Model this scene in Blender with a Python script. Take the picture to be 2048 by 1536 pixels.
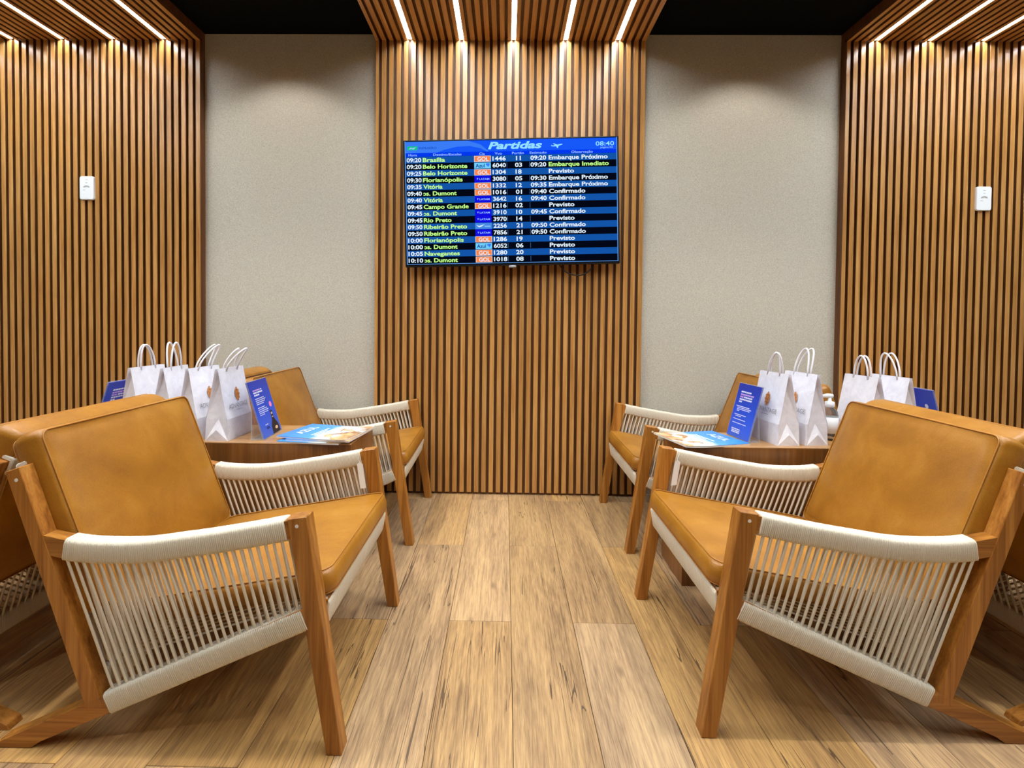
import bpy, bmesh, math, random
from mathutils import Vector, Matrix, noise

for o in list(bpy.data.objects):
    bpy.data.objects.remove(o, do_unlink=True)
scene = bpy.context.scene
COL = scene.collection
RND = random.Random(7)

# ------------------------------------------------------------------ camera
YAW, PITCH, ROLL = math.radians(0.8), math.radians(1.2), 0.010
cam_d = bpy.data.cameras.new('camera')
cam = bpy.data.objects.new('camera', cam_d)
COL.objects.link(cam)
fwd = Vector((-math.sin(YAW) * math.cos(PITCH), math.cos(YAW) * math.cos(PITCH), -math.sin(PITCH)))
rt0 = Vector((math.cos(YAW), math.sin(YAW), 0))
up0 = rt0.cross(fwd)
rt = math.cos(ROLL) * rt0 + math.sin(ROLL) * up0
up = -math.sin(ROLL) * rt0 + math.cos(ROLL) * up0
cam.matrix_world = Matrix(((rt.x, up.x, -fwd.x, 0), (rt.y, up.y, -fwd.y, 0), (rt.z, up.z, -fwd.z, 1.0), (0, 0, 0, 1)))
cam_d.sensor_width = 36
cam_d.lens = 990 / 2048 * 36
cam_d.shift_x = 27 / 2048
cam_d.shift_y = -109 / 2048
cam_d.clip_start = 0.02
scene.camera = cam

# ------------------------------------------------------------------ light and exposure
LED_STRENGTH = 73.0
SPOT_W = (20.0, 96.0, 54.0)   # by the wall, above the near chairs, behind the viewer
AMBIENT = 0.30
world = bpy.data.worlds.new('world')
scene.world = world
world.use_nodes = True
world.node_tree.nodes['Background'].inputs[0].default_value = (1.0, 0.93, 0.84, 1)
world.node_tree.nodes['Background'].inputs[1].default_value = AMBIENT
scene.view_settings.view_transform = 'Standard'
scene.view_settings.look = 'None'
scene.view_settings.exposure = 0.0
scene.view_settings.gamma = 1.0
scene.view_settings.use_curve_mapping = False
scene.cycles.max_bounces = 8
scene.cycles.sample_clamp_indirect = 6.0


def s2l(c):
    return tuple((v / 12.92 if v <= 0.04045 else ((v + 0.055) / 1.055) ** 2.4) for v in (x / 255 for x in c))


# ------------------------------------------------------------------ materials
class NT:
    def __init__(self, name):
        self.m = bpy.data.materials.new(name)
        self.m.use_nodes = True
        self.t = self.m.node_tree
        self.b = self.t.nodes['Principled BSDF']
        self.out = self.t.nodes['Material Output']

    def n(self, typ, **kw):
        nd = self.t.nodes.new(typ)
        for k, v in kw.items():
            if k.startswith('i_'):
                nd.inputs[k[2:].replace('_', ' ')].default_value = v
            else:
                setattr(nd, k, v)
        return nd

    def l(self, a, b):
        self.t.links.new(a, b)

    def math(self, op, a, b=None, clamp=False):
        nd = self.n('ShaderNodeMath', operation=op, use_clamp=clamp)
        for i, v in enumerate((a, b)):
            if v is None:
                continue
            if isinstance(v, (int, float)):
                nd.inputs[i].default_value = v
            else:
                self.l(v, nd.inputs[i])
        return nd.outputs[0]

    def ramp(self, fac, stops):
        nd = self.n('ShaderNodeValToRGB')
        el = nd.color_ramp.elements
        while len(el) < len(stops):
            el.new(0.5)
        for e, (p, c) in zip(el, stops):
            e.position = p
            e.color = (*c, 1) if len(c) == 3 else c
        self.l(fac, nd.inputs[0])
        return nd.outputs[0]

    def mix(self, fac, a, b, blend='MIX'):
        nd = self.n('ShaderNodeMix', data_type='RGBA', blend_type=blend)
        for sock, v in ((nd.inputs[0], fac), (nd.inputs[6], a), (nd.inputs[7], b)):
            if isinstance(v, (int, float)):
                sock.default_value = v
            elif isinstance(v, tuple):
                sock.default_value = (*v, 1)
            else:
                self.l(v, sock)
        return nd.outputs[2]

    def coords(self, scale, rand=0.0, kind='Object'):
        tc = self.n('ShaderNodeTexCoord')
        v = tc.outputs[kind]
        if rand:
            oi = self.n('ShaderNodeObjectInfo')
            mul = self.n('ShaderNodeVectorMath', operation='SCALE')
            cmb = self.n('ShaderNodeCombineXYZ')
            self.l(oi.outputs['Random'], cmb.inputs[0])
            self.l(self.math('FRACT', self.math('MULTIPLY', oi.outputs['Random'], 37.7)), cmb.inputs[1])
            self.l(self.math('FRACT', self.math('MULTIPLY', oi.outputs['Random'], 91.3)), cmb.inputs[2])
            self.l(cmb.outputs[0], mul.inputs[0])
            mul.inputs['Scale'].default_value = rand
            add = self.n('ShaderNodeVectorMath', operation='ADD')
            self.l(v, add.inputs[0])
            self.l(mul.outputs[0], add.inputs[1])
            v = add.outputs[0]
        mp = self.n('ShaderNodeMapping')
        mp.inputs['Scale'].default_value = scale
        self.l(v, mp.inputs[0])
        return mp.outputs[0]

    def noise(self, vec, scale=1.0, detail=4.0, rough=0.55, dist=0.0):
        nd = self.n('ShaderNodeTexNoise')
        nd.inputs['Scale'].default_value = scale
        nd.inputs['Detail'].default_value = detail
        nd.inputs['Roughness'].default_value = rough
        nd.inputs['Distortion'].default_value = dist
        self.l(vec, nd.inputs['Vector'])
        return nd.outputs[0]

    def bump(self, h, strength=0.2, dist=0.002):
        nd = self.n('ShaderNodeBump')
        nd.inputs['Strength'].default_value = strength
        nd.inputs['Distance'].default_value = dist
        self.l(h, nd.inputs['Height'])
        self.l(nd.outputs[0], self.b.inputs['Normal'])

    def color(self, c):
        if isinstance(c, tuple):
            self.b.inputs['Base Color'].default_value = (*c, 1)
        else:
            self.l(c, self.b.inputs['Base Color'])

    def set(self, **kw):
        for k, v in kw.items():
            self.b.inputs[k.replace('_', ' ')].default_value = v
        return self.m


def plain(name, rgb, rough=0.5, **kw):
    t = NT(name)
    t.color(s2l(rgb))
    return t.set(Roughness=rough, **kw)


def glow(name, rgb, strength=1.0):
    t = NT(name)
    em = t.n('ShaderNodeEmission')
    em.inputs[0].default_value = (*s2l(rgb), 1)
    em.inputs[1].default_value = strength
    t.l(em.outputs[0], t.out.inputs[0])
    return t.m


def wood(name, axis, dark, mid, light, rough=0.42, rand=30.0, cross=60.0, along=2.2, var=0.22):
    t = NT(name)
    sc = [cross] * 3
    sc[axis] = along
    v = t.coords(tuple(sc), rand)
    a = t.noise(v, 1.0, 5, 0.6, 0.6)
    sc2 = [cross * 4.5] * 3
    sc2[axis] = along * 4
    b = t.noise(t.coords(tuple(sc2), rand), 1.0, 3, 0.6, 0.2)
    f = t.math('ADD', t.math('MULTIPLY', a, 0.7), t.math('MULTIPLY', b, 0.3))
    c = t.ramp(f, [(0.32, s2l(dark)), (0.5, s2l(mid)), (0.68, s2l(light))])
    oi = t.n('ShaderNodeObjectInfo')
    k = t.math('ADD', t.math('MULTIPLY', oi.outputs['Random'], var), 1.0 - var / 2)
    hs = t.n('ShaderNodeHueSaturation')
    t.l(c, hs.inputs['Color'])
    t.l(k, hs.inputs['Value'])
    t.color(hs.outputs[0])
    t.bump(f, 0.12, 0.001)
    return t.set(Roughness=rough)


M = {}
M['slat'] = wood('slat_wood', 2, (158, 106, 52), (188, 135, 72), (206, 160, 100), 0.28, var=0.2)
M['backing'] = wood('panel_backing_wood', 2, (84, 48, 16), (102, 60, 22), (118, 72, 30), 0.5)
M['groove'] = wood('groove_wood', 2, (84, 48, 16), (102, 60, 22), (118, 72, 30), 0.5)
M['teak_z'] = wood('teak_upright', 2, (122, 70, 18), (168, 107, 38), (198, 139, 64), 0.38, cross=45, along=1.6)
M['teak_x'] = wood('teak_rail', 0, (122, 70, 18), (168, 107, 38), (198, 139, 64), 0.38, cross=45, along=1.6)
M['veneer'] = wood('table_veneer', 2, (100, 60, 24), (128, 80, 36), (150, 98, 48), 0.3, cross=40, along=1.2, var=0.04)  # veneer darkened to carry the shading on the table sides
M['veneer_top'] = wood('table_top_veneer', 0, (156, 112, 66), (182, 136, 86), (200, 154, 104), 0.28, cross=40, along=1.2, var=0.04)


def leather():
    t = NT('tan_leather')
    v = t.coords((1, 1, 1), 9.0)
    a = t.noise(v, 7.0, 5, 0.6, 0.4)
    g = t.noise(v, 420.0, 2, 0.6)
    c = t.ramp(a, [(0.3, s2l((146, 91, 16))), (0.52, s2l((168, 110, 24))), (0.75, s2l((188, 132, 48)))])
    t.color(t.mix(0.18, c, t.ramp(g, [(0.3, s2l((116, 74, 10))), (0.7, s2l((200, 146, 62)))])))
    vo = t.n('ShaderNodeTexVoronoi')
    vo.inputs['Scale'].default_value = 260
    t.l(v, vo.inputs['Vector'])
    w = t.noise(v, 16.0, 4, 0.55, 1.2)
    h = t.math('ADD', t.math('MULTIPLY', vo.outputs['Distance'], 0.12), t.math('MULTIPLY', w, 1.0))
    t.bump(h, 0.22, 0.004)
    return t.set(Roughness=0.40)


M['leather'] = leather()
M['piping'] = plain('leather_piping', (180, 120, 44), 0.4)


def cord_mat():
    t = NT('natural_cotton_cord')
    v = t.coords((1, 1, 1), 4.0)
    n1 = t.noise(v, 900.0, 2, 0.5)
    n2 = t.noise(v, 12.0, 2, 0.5)
    c = t.ramp(n1, [(0.3, s2l((208, 197, 174))), (0.7, s2l((240, 232, 214)))])
    t.color(t.mix(t.math('MULTIPLY', n2, 0.25), c, s2l((205, 190, 160))))
    t.bump(n1, 0.3, 0.001)
    return t.set(Roughness=0.85)


M['cord'] = cord_mat()


def fabric():
    t = NT('beige_wall_fabric')
    v = t.coords((1, 1, 1))
    a = t.noise(t.coords((170, 170, 950)), 1.0, 2, 0.6)
    b = t.noise(t.coords((950, 170, 170)), 1.0, 2, 0.6)
    w = t.math('ADD', t.math('MULTIPLY', a, 0.5), t.math('MULTIPLY', b, 0.5))
    big = t.noise(v, 2.2, 3, 0.5)
    c = t.ramp(w, [(0.34, s2l((152, 146, 130))), (0.5, s2l((198, 191, 174))), (0.66, s2l((226, 219, 202)))])
    t.color(t.mix(t.math('MULTIPLY', big, 0.15), c, s2l((186, 180, 166))))
    t.bump(w, 0.25, 0.001)
    return t.set(Roughness=0.9)


M['fabric'] = fabric()


def floor_mat():
    t = NT('oak_floor_plank')
    R_ = 40.0
    base = t.noise(t.coords((9, 1.6, 1), R_), 1.0, 4, 0.6, 0.8)
    grain = t.noise(t.coords((95, 3.2, 1), R_), 1.0, 4, 0.62, 0.9)
    fine = t.noise(t.coords((330, 16, 1), R_), 1.0, 3, 0.6, 0.2)
    f = t.math('ADD', t.math('MULTIPLY', grain, 0.5), t.math('MULTIPLY', fine, 0.5))
    c1 = t.ramp(f, [(0.37, s2l((92, 66, 40))), (0.47, s2l((164, 126, 80))), (0.60, s2l((216, 173, 112)))])
    c2 = t.ramp(base, [(0.3, s2l((124, 94, 66))), (0.5, s2l((188, 147, 96))), (0.72, s2l((226, 182, 114)))])
    c = t.mix(0.5, c1, c2)
    # thin dark splits, only where a slow mask allows them
    crk = t.noise(t.coords((24, .7, 1), R_ * 1.3), 1.0, 1.6, 0.5, 1.3)
    line = t.math('LESS_THAN', t.math('ABSOLUTE', t.math('SUBTRACT', crk, 0.55)), 0.0075)
    msk = t.math('GREATER_THAN', t.noise(t.coords((5, 1.4, 1), R_ * 0.7), 1.0, 2, 0.5), 0.52)
    ck = t.math('MULTIPLY', line, msk)
    c = t.mix(t.math('MULTIPLY', ck, 0.8), c, s2l((74, 56, 38)))
    vo = t.n('ShaderNodeTexVoronoi')
    vo.inputs['Scale'].default_value = 1.0
    t.l(t.coords((9, 3.6, 1), R_), vo.inputs['Vector'])
    kn = t.math('MULTIPLY', t.math('SUBTRACT', 0.13, vo.outputs['Distance']), 9.0, clamp=True)
    c = t.mix(t.math('MULTIPLY', kn, 0.7), c, s2l((112, 82, 54)))
    oi = t.n('ShaderNodeObjectInfo')
    hs = t.n('ShaderNodeHueSaturation')
    t.l(c, hs.inputs['Color'])
    t.l(t.math('ADD', t.math('MULTIPLY', oi.outputs['Random'], 0.22), 0.88), hs.inputs['Value'])
    t.l(t.math('ADD', t.math('MULTIPLY', t.math('FRACT', t.math('MULTIPLY', oi.outputs['Random'], 17.3)), 0.22), 0.84), hs.inputs['Saturation'])
    t.color(hs.outputs[0])
    t.bump(t.math('SUBTRACT', f, t.math('MULTIPLY', ck, 1.0)), 0.25, 0.0012)
    return t.set(Roughness=0.46)


M['floor'] = floor_mat()
M['joint'] = plain('floor_joint', (70, 48, 28), 0.8)
M['black_ceiling'] = plain('black_ceiling_paint', (7, 7, 8), 0.9, Specular_IOR_Level=0.1)
M['wall_paint'] = plain('warm_grey_paint', (112, 106, 98), 0.8)


def paper_mat():
    t = NT('white_kraft_paper')
    v = t.coords((1, 1, 1), 5.0)
    n1 = t.noise(v, 26.0, 4, 0.6, 0.8)
    t.color(t.ramp(n1, [(0.3, s2l((228, 226, 234))), (0.7, s2l((244, 243, 249)))]))
    t.bump(n1, 0.22, 0.006)
    return t.set(Roughness=0.7)


M['paper'] = paper_mat()
M['rope'] = plain('white_paper_rope', (238, 236, 240), 0.7)
M['ink_grey'] = plain('grey_ink', (150, 147, 152), 0.7)
M['ink_orange'] = plain('copper_ink', (206, 134, 68), 0.5)
M['ink_brown'] = plain('brown_ink', (150, 86, 40), 0.5)
M['white_plastic'] = plain('white_plastic', (238, 240, 240), 0.35)
M['grey_plastic'] = plain('grey_plastic', (168, 168, 164), 0.45)
M['black_plastic'] = plain('black_plastic', (14, 14, 18), 0.25)
M['black_rubber'] = plain('black_cable_rubber', (12, 11, 10), 0.5)
M['silver'] = plain('silver_plastic', (170, 172, 176), 0.3)
M['led'] = glow('led_diffuser', (236, 247, 255), LED_STRENGTH)
M['leaf_white'] = plain('leaflet_white_ink', (226, 228, 246), 0.5)
M['leaf_pink'] = plain('leaflet_pink_ink', (204, 166, 232), 0.5)
M['leaf_rose'] = plain('leaflet_rose_ink', (246, 138, 190), 0.5)
M['leaf_black'] = plain('leaflet_black_ink', (30, 22, 34), 0.4)
M['leaf_gold'] = plain('leaflet_gold_ink', (230, 190, 150), 0.5)
M['leaf_navy'] = plain('leaflet_navy_ink', (28, 44, 120), 0.5)
M['mag_edge'] = plain('magazine_page_edge', (236, 232, 226), 0.6)
M['mag_white'] = plain('magazine_white_ink', (240, 244, 248), 0.35)
M['tag_paper'] = plain('white_tag_card', (236, 234, 228), 0.6)


def leaf_blue():
    t = NT('leaflet_blue_print')
    tc = t.n('ShaderNodeTexCoord')
    sp = t.n('ShaderNodeSeparateXYZ')
    t.l(tc.outputs['Generated'], sp.inputs[0])
    t.color(t.ramp(sp.outputs[2], [(0.0, s2l((64, 104, 214))), (0.5, s2l((28, 78, 204))), (1.0, s2l((30, 56, 168)))]))
    return t.set(Roughness=0.3)


M['leaf_blue'] = leaf_blue()


def mag_cover():
    """Cover print: sky blue masthead half, white drift, tan and brown picture areas."""
    t = NT('magazine_cover_print')
    tc = t.n('ShaderNodeTexCoord')
    sp = t.n('ShaderNodeSeparateXYZ')
    t.l(tc.outputs['Object'], sp.inputs[0])
    n1 = t.noise(t.coords((1, 1, 1)), 16.0, 4, 0.6, 0.8)
    n2 = t.noise(t.coords((1, 1, 1), 3.0), 24.0, 3, 0.6, 0.5)
    y = t.math('ADD', sp.outputs[0], t.math('MULTIPLY', t.math('SUBTRACT', n1, 0.5), 0.10))
    sky = t.ramp(t.math('ADD', t.math('MULTIPLY', y, 3.6), 0.5),
                 [(0.0, s2l((52, 140, 236))), (0.46, s2l((72, 160, 244))), (0.56, s2l((226, 238, 248))), (1.0, s2l((240, 240, 244)))])
    tan = t.ramp(n2, [(0.34, s2l((120, 82, 60))), (0.5, s2l((226, 168, 104))), (0.68, s2l((240, 206, 160)))])
    msk = t.math('MULTIPLY', t.math('GREATER_THAN', n1, 0.47), t.math('GREATER_THAN', y, 0.035))
    t.color(t.mix(msk, sky, tan))
    return t.set(Roughness=0.28)


M['mag_cover'] = mag_cover()


def glass_mat(name, rough=0.03, tint=(235, 240, 240)):
    t = NT(name)
    t.color(s2l(tint))
    return t.set(Roughness=rough, Transmission_Weight=0.92, IOR=1.2)


def clear_sheet():
    t = NT('clear_acrylic')
    tr = t.n('ShaderNodeBsdfTransparent')
    tr.inputs[0].default_value = (.97, .98, .98, 1)
    t.color(s2l((226, 230, 232)))
    t.set(Roughness=.12)
    mx = t.n('ShaderNodeMixShader')
    mx.inputs[0].default_value = .22
    t.l(tr.outputs[0], mx.inputs[1])
    t.l(t.b.outputs[0], mx.inputs[2])
    t.l(mx.outputs[0], t.out.inputs[0])
    return t.m


M['acrylic'] = clear_sheet()
M['gel'] = glass_mat('clear_bottle', 0.08, (230, 240, 244))

# ------------------------------------------------------------------ mesh helpers


def mesh(name, verts, faces, mat, parent=None, smooth=False, mats=None, midx=None):
    me = bpy.data.meshes.new(name)
    me.from_pydata([tuple(v) for v in verts], [], faces)
    me.update()
    for m in (mats or [mat]):
        me.materials.append(m)
    if midx:
        me.polygons.foreach_set('material_index', midx)
    if smooth:
        me.polygons.foreach_set('use_smooth', [True] * len(me.polygons))
    o = bpy.data.objects.new(name, me)
    COL.objects.link(o)
    if parent:
        o.parent = parent
    if name.endswith(('lettering', 'printed_title', 'printed_lines', 'printed_emblem', 'indicator_marks', 'screen_edge', 'header_swoosh', 'bottle_label')):
        o['kind'] = 'stuff'
    return o


def inst(name, me, parent=None, loc=(0, 0, 0)):
    o = bpy.data.objects.new(name, me)
    COL.objects.link(o)
    o.location = loc
    if parent:
        o.parent = parent
    return o


def thing(name, label, cat, loc=(0, 0, 0), rz=0.0, group=None):
    o = bpy.data.objects.new(name, None)
    o.empty_display_size = 0.1
    COL.objects.link(o)
    o.location = loc
    o.rotation_euler = (0, 0, rz)
    tag(o, label, cat, group)
    return o


def tag(o, label, cat, group=None):
    o['label'] = label
    o['category'] = cat
    if group:
        o['group'] = group
    return o


def structure(o):
    o['kind'] = 'structure'
    return o


class MB:
    """collects shapes into one mesh"""

    def __init__(self):
        self.v, self.f = [], []

    def add(self, vs, fs):
        b = len(self.v)
        self.v += [Vector(x) for x in vs]
        self.f += [tuple(i + b for i in f) for f in fs]

    def box(self, x0, x1, y0, y1, z0, z1):
        self.add([(x0, y0, z0), (x1, y0, z0), (x1, y1, z0), (x0, y1, z0), (x0, y0, z1), (x1, y0, z1), (x1, y1, z1), (x0, y1, z1)],
                 [(0, 3, 2, 1), (4, 5, 6, 7), (0, 1, 5, 4), (1, 2, 6, 5), (2, 3, 7, 6), (3, 0, 4, 7)])

    def prism(self, poly, y0, y1):
        """polygon in xz extruded along y"""
        n = len(poly)
        self.add([(x, y0, z) for x, z in poly] + [(x, y1, z) for x, z in poly],
                 [tuple(range(n)), tuple(range(2 * n - 1, n - 1, -1))] + [(i, i + n, (i + 1) % n + n, (i + 1) % n) for i in range(n)])

    def tube(self, pts, r, n=8, caps=True):
        pts = [Vector(p) for p in pts]
        rings = []
        ref = Vector((0.31, 0.17, 0.93))
        prev = None
        for i, p in enumerate(pts):
            t = (pts[min(i + 1, len(pts) - 1)] - pts[max(i - 1, 0)]).normalized()
            a = (prev - prev.dot(t) * t) if prev is not None else (ref - ref.dot(t) * t)
            a.normalize()
            prev = a
            b = t.cross(a)
            rr = r[i] if isinstance(r, (list, tuple)) else r
            rings.append([p + rr * (math.cos(k * 2 * math.pi / n) * a + math.sin(k * 2 * math.pi / n) * b) for k in range(n)])
        self.loft(rings, caps)

    def loft(self, rings, caps=True, closed=True):
        n = len(rings[0])
        vs = [v for r in rings for v in r]
        fs = []
        for i in range(len(rings) - 1):
            for k in range(n if closed else n - 1):
                a, b = i * n + k, i * n + (k + 1) % n
                fs.append((a, b, b + n, a + n))
        if caps:
            fs.append(tuple(range(n - 1, -1, -1)))
            fs.append(tuple(range((len(rings) - 1) * n, len(rings) * n)))
        self.add(vs, fs)

    def lathe(self, prof, n=20, c=(0, 0)):
        rings = [[(c[0] + r * math.cos(k * 2 * math.pi / n), c[1] + r * math.sin(k * 2 * math.pi / n), z) for k in range(n)] for r, z in prof]
        self.loft(rings)

    def build(self, name, mat, parent=None, smooth=False, bevel=0.0, seg=1):
        o = mesh(name, self.v, self.f, mat, parent, smooth)
        if bevel or True:
            bm = bmesh.new()
            bm.from_mesh(o.data)
            bmesh.ops.recalc_face_normals(bm, faces=bm.faces[:])
            if bevel:
                bmesh.ops.bevel(bm, geom=bm.edges[:], offset=bevel, segments=seg, affect='EDGES', profile=0.5)
            bm.to_mesh(o.data)
            bm.free()
            if smooth:
                o.data.polygons.foreach_set('use_smooth', [True] * len(o.data.polygons))
        return o


def box(name, x0, x1, y0, y1, z0, z1, mat, parent=None, bevel=0.0, seg=1):
    b = MB()
    b.box(x0, x1, y0, y1, z0, z1)
    return b.build(name, mat, parent, bevel=bevel, seg=seg)


# ------------------------------------------------------------------ lettering (built once, flat outlines turned to meshes)
_texts = {}


def want(s, bold=0.0, shear=0.0):
    _texts[(s, bold, shear)] = None


ROWS = [('09:20', 'Brasília', .195, 'GOL', '1446', '11', '09:20', 'Embarque Próximo', .948, 0),
        ('09:20', 'Belo Horizonte', .298, 'AZ', '6040', '03', '09:20', 'Embarque Imediato', .953, 1),
        ('09:25', 'Belo Horizonte', .298, 'GOL', '1304', '18', '', 'Previsto', .792, 0),
        ('09:30', 'Florianópolis', .275, 'LA', '3080', '05', '09:30', 'Embarque Próximo', .948, 0),
        ('09:35', 'Vitória', .181, 'GOL', '1332', '12', '09:35', 'Embarque Próximo', .948, 0),
        ('09:40', 'os. Dumont', .246, 'GOL', '1016', '01', '09:40', 'Confirmado', .843, 0),
        ('09:40', 'Vitória', .181, 'LA', '3642', '16', '09:40', 'Confirmado', .843, 0),
        ('09:45', 'Campo Grande', .301, 'GOL', '1216', '02', '', 'Previsto', .792, 0),
        ('09:45', 'os. Dumont', .246, 'LA', '3910', '10', '09:45', 'Confirmado', .843, 0),
        ('09:45', 'Rio Preto', .220, 'LA', '3970', '14', '', 'Previsto', .792, 0),
        ('09:50', 'Ribeirão Preto', .292, 'VP', '2256', '21', '09:50', 'Confirmado', .843, 0),
        ('09:50', 'Ribeirão Preto', .292, 'LA', '7856', '21', '09:50', 'Confirmado', .843, 0),
        ('10:00', 'Florianópolis', .275, 'GOL', '1286', '19', '', 'Previsto', .792, 0),
        ('10:00', 'os. Dumont', .246, 'AZ', '6052', '06', '', 'Previsto', .792, 0),
        ('10:05', 'Navegantes', .256, 'GOL', '1280', '20', '', 'Previsto', .792, 0),
        ('10:10', 'os. Dumont', .246, 'GOL', '1018', '08', '', 'Previsto', .792, 0)]
BOLD = 0.028
for r in ROWS:
    for s in (r[0], r[1], r[4], r[5], r[6], r[7]):
        if s:
            want(s, BOLD)
for s in ('Hora', 'Destino/Escalas', 'Cia', 'Voo', 'Portão', 'Estimado', 'Observação', '08:40', 'página 02', 'INFRAERO'):
    want(s, 0.012)
want('Partidas', 0.035, 0.25)
for s in ('GOL', 'Azul', 'LATAM', 'AZUL'):
    want(s, 0.02)
want('ADVANTAGE', -0.002)


def make_texts():
    objs = {}
    for key in _texts:
        s, bold, shear = key
        cu = bpy.data.curves.new('txt', 'FONT')
        cu.body = s
        cu.size = 1.0
        cu.offset = bold
        cu.shear = shear
        cu.resolution_u = 3
        ob = bpy.data.objects.new('txt', cu)
        COL.objects.link(ob)
        objs[key] = ob
    dg = bpy.context.evaluated_depsgraph_get()
    for key, ob in objs.items():
        me = bpy.data.meshes.new_from_object(ob.evaluated_get(dg))
        vs = [v.co.copy() for v in me.vertices]
        fs = [tuple(p.vertices) for p in me.polygons]
        _texts[key] = (vs, fs, min(v.x for v in vs), max(v.x for v in vs), max(v.y for v in vs))
        bpy.data.meshes.remove(me)
    for ob in objs.values():
        cu = ob.data
        bpy.data.objects.remove(ob)
        bpy.data.curves.remove(cu)


make_texts()
CAP = 0.73


def put_text(mb, s, bold, u0, u1, vbase, cap, fn, shear=0.0, like=None, depth=0.0):
    """place outline of s so that it spans u0..u1 with its baseline at v; fn maps (u, v, d) to a point"""
    vs, fs, x0, x1, y1 = _texts[(s, bold, shear)]
    kx = (u1 - u0) / (x1 - x0)
    if like:        # same letter width as the string `like`, centred
        q = _texts[(like, bold, shear)]
        kx = (u1 - u0) / (q[3] - q[2])
        u0 = (u0 + u1) / 2 - kx * (x1 - x0) / 2
    ky = cap / CAP
    mb.add([fn(u0 + (p.x - x0) * kx, vbase + p.y * ky, depth) for p in vs], fs)


# ------------------------------------------------------------------ room shell
YW = 2.795          # face of the slatted panels
YB = 2.843          # fabric wall behind them
ZC = 2.553          # underside of the slatted canopies
ZB = 2.614          # black ceiling
XL, XR, YF = -3.50, 3.60, -3.0
Y_CAN = 0.12        # unseen canopy end, shortened to cut the light under the chairs

structure(box('ceiling', XL, XR, YF, YB, ZB, ZB + 0.05, M['black_ceiling']))
structure(box('wall_back', XL, XR, YB, YB + 0.06, 0, ZB, M['fabric']))
structure(box('wall_left', XL - 0.06, XL, YF, YB, 0, ZB, M['wall_paint']))
structure(box('wall_right', XR, XR + 0.06, YF, YB, 0, ZB, M['wall_paint']))
structure(box('wall_front', XL, XR, YF - 0.06, YF, 0, ZB, M['wall_paint']))

# floor: joint bed with every plank laid on it
floor = structure(box('floor', XL, XR, YF, YB, -0.03, -0.0025, M['joint']))
PW, PL = 0.2042, 1.098
plank_mesh = None
for i in range(-18, 18):
    x0 = 0.028 + i * PW
    if x0 + PW < XL + 0.02 or x0 > XR - 0.02:
        continue
    yj = 1.618 if i % 2 else 2.167
    y = yj + PL * 2
    while y > -2.2:
        a, b = max(y - PL, -2.2), min(y, YB)
        if b - a > 0.05:
            xa, xb = max(x0, XL), min(x0 + PW, XR)
            g = 0.0007
            if plank_mesh and abs(b - a - PL) < 1e-6 and abs(xb - xa - PW) < 1e-6:
                inst('plank', plank_mesh, floor, ((xa + xb) / 2, (a + b) / 2, 0))
            else:
                hw, hl = (xb - xa) / 2 - g, (b - a) / 2 - g
                o = box('plank', -hw, hw, -hl, hl, -0.009, 0, M['floor'], floor, bevel=0.0009)
                o.location = ((xa + xb) / 2, (a + b) / 2, 0)
                if abs(b - a - PL) < 1e-6 and abs(xb - xa - PW) < 1e-6:
                    plank_mesh = o.data
        y -= PL

# slatted panels: a backing board, single slats, and the canopy above with its light strips
PITCH_S, GAP, SD = 0.04138, 0.0160, 0.018
_slats = {}


def slat(w, length):
    key = (round(w, 4), round(length, 3))
    if key not in _slats:
        b = MB()
        b.box(-w / 2, w / 2, 0, SD, -length / 2, length / 2)
        o = b.build('slat', M['slat'], bevel=0.0013)
        o.data.materials.append(M['groove'])          # slat sides and backs take a darker wood than the faces
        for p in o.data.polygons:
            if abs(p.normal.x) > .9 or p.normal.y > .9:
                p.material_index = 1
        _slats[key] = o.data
        bpy.data.objects.remove(o)
    return _slats[key]


def slat_spans(x_lo, x_hi, led0, leds, canopy):
    """slat edges between x_lo and x_hi; gaps are centred on led0 + k * pitch"""
    out = []
    k0 = math.floor((x_lo - led0) / PITCH_S) - 1
    k1 = math.ceil((x_hi - led0) / PITCH_S) + 1
    for k in range(k0, k1):
        a, b = led0 + k * PITCH_S + GAP / 2, led0 + (k + 1) * PITCH_S - GAP / 2
        if canopy:
            for s in leds:
                if abs(led0 + k * PITCH_S - s) < 0.004:
                    a = s + 0.012
                if abs(led0 + (k + 1) * PITCH_S - s) < 0.004:
                    b = s - 0.012
        a, b = max(a, x_lo), min(b, x_hi)
        if b - a > 0.008:
            out.append((a, b))
    return out


LED_STEP = PITCH_S * 7
BANDS = [('left', XL, -1.736, -1.9348, [-1.9348 - LED_STEP * k for k in range(5)]),
         ('centre', -0.742, 0.7657, 0.0288, [0.0288 + LED_STEP * k for k in (-2, -1, 0, 1, 2)]),
         ('right', 1.872, XR, 2.0255, [2.0255 + LED_STEP * k for k in range(5)])]
tn = 0
strips = []
for nm, xa, xb, led0, leds in BANDS:
    tn += 1
    wl = structure(box('trim_%d' % tn, xa, xb, YW + SD, YB, 0.0, ZB, M['backing']))
    zl, zh = 0.014, ZC + 0.002
    for a, b in slat_spans(xa, xb, led0, leds, False):
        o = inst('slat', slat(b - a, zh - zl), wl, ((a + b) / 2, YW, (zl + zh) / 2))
    tn += 1
    cn = structure(box('trim_%d' % tn, xa, xb, Y_CAN, YW + SD, ZC + SD, ZB, M['backing']))
    L = YW - Y_CAN
    for a, b in slat_spans(xa, xb, led0, leds, True):
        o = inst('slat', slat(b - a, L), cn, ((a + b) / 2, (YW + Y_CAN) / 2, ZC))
        o.rotation_euler = (math.pi / 2, 0, 0)
    for s in leds:
        strips.append((nm, s))

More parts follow.
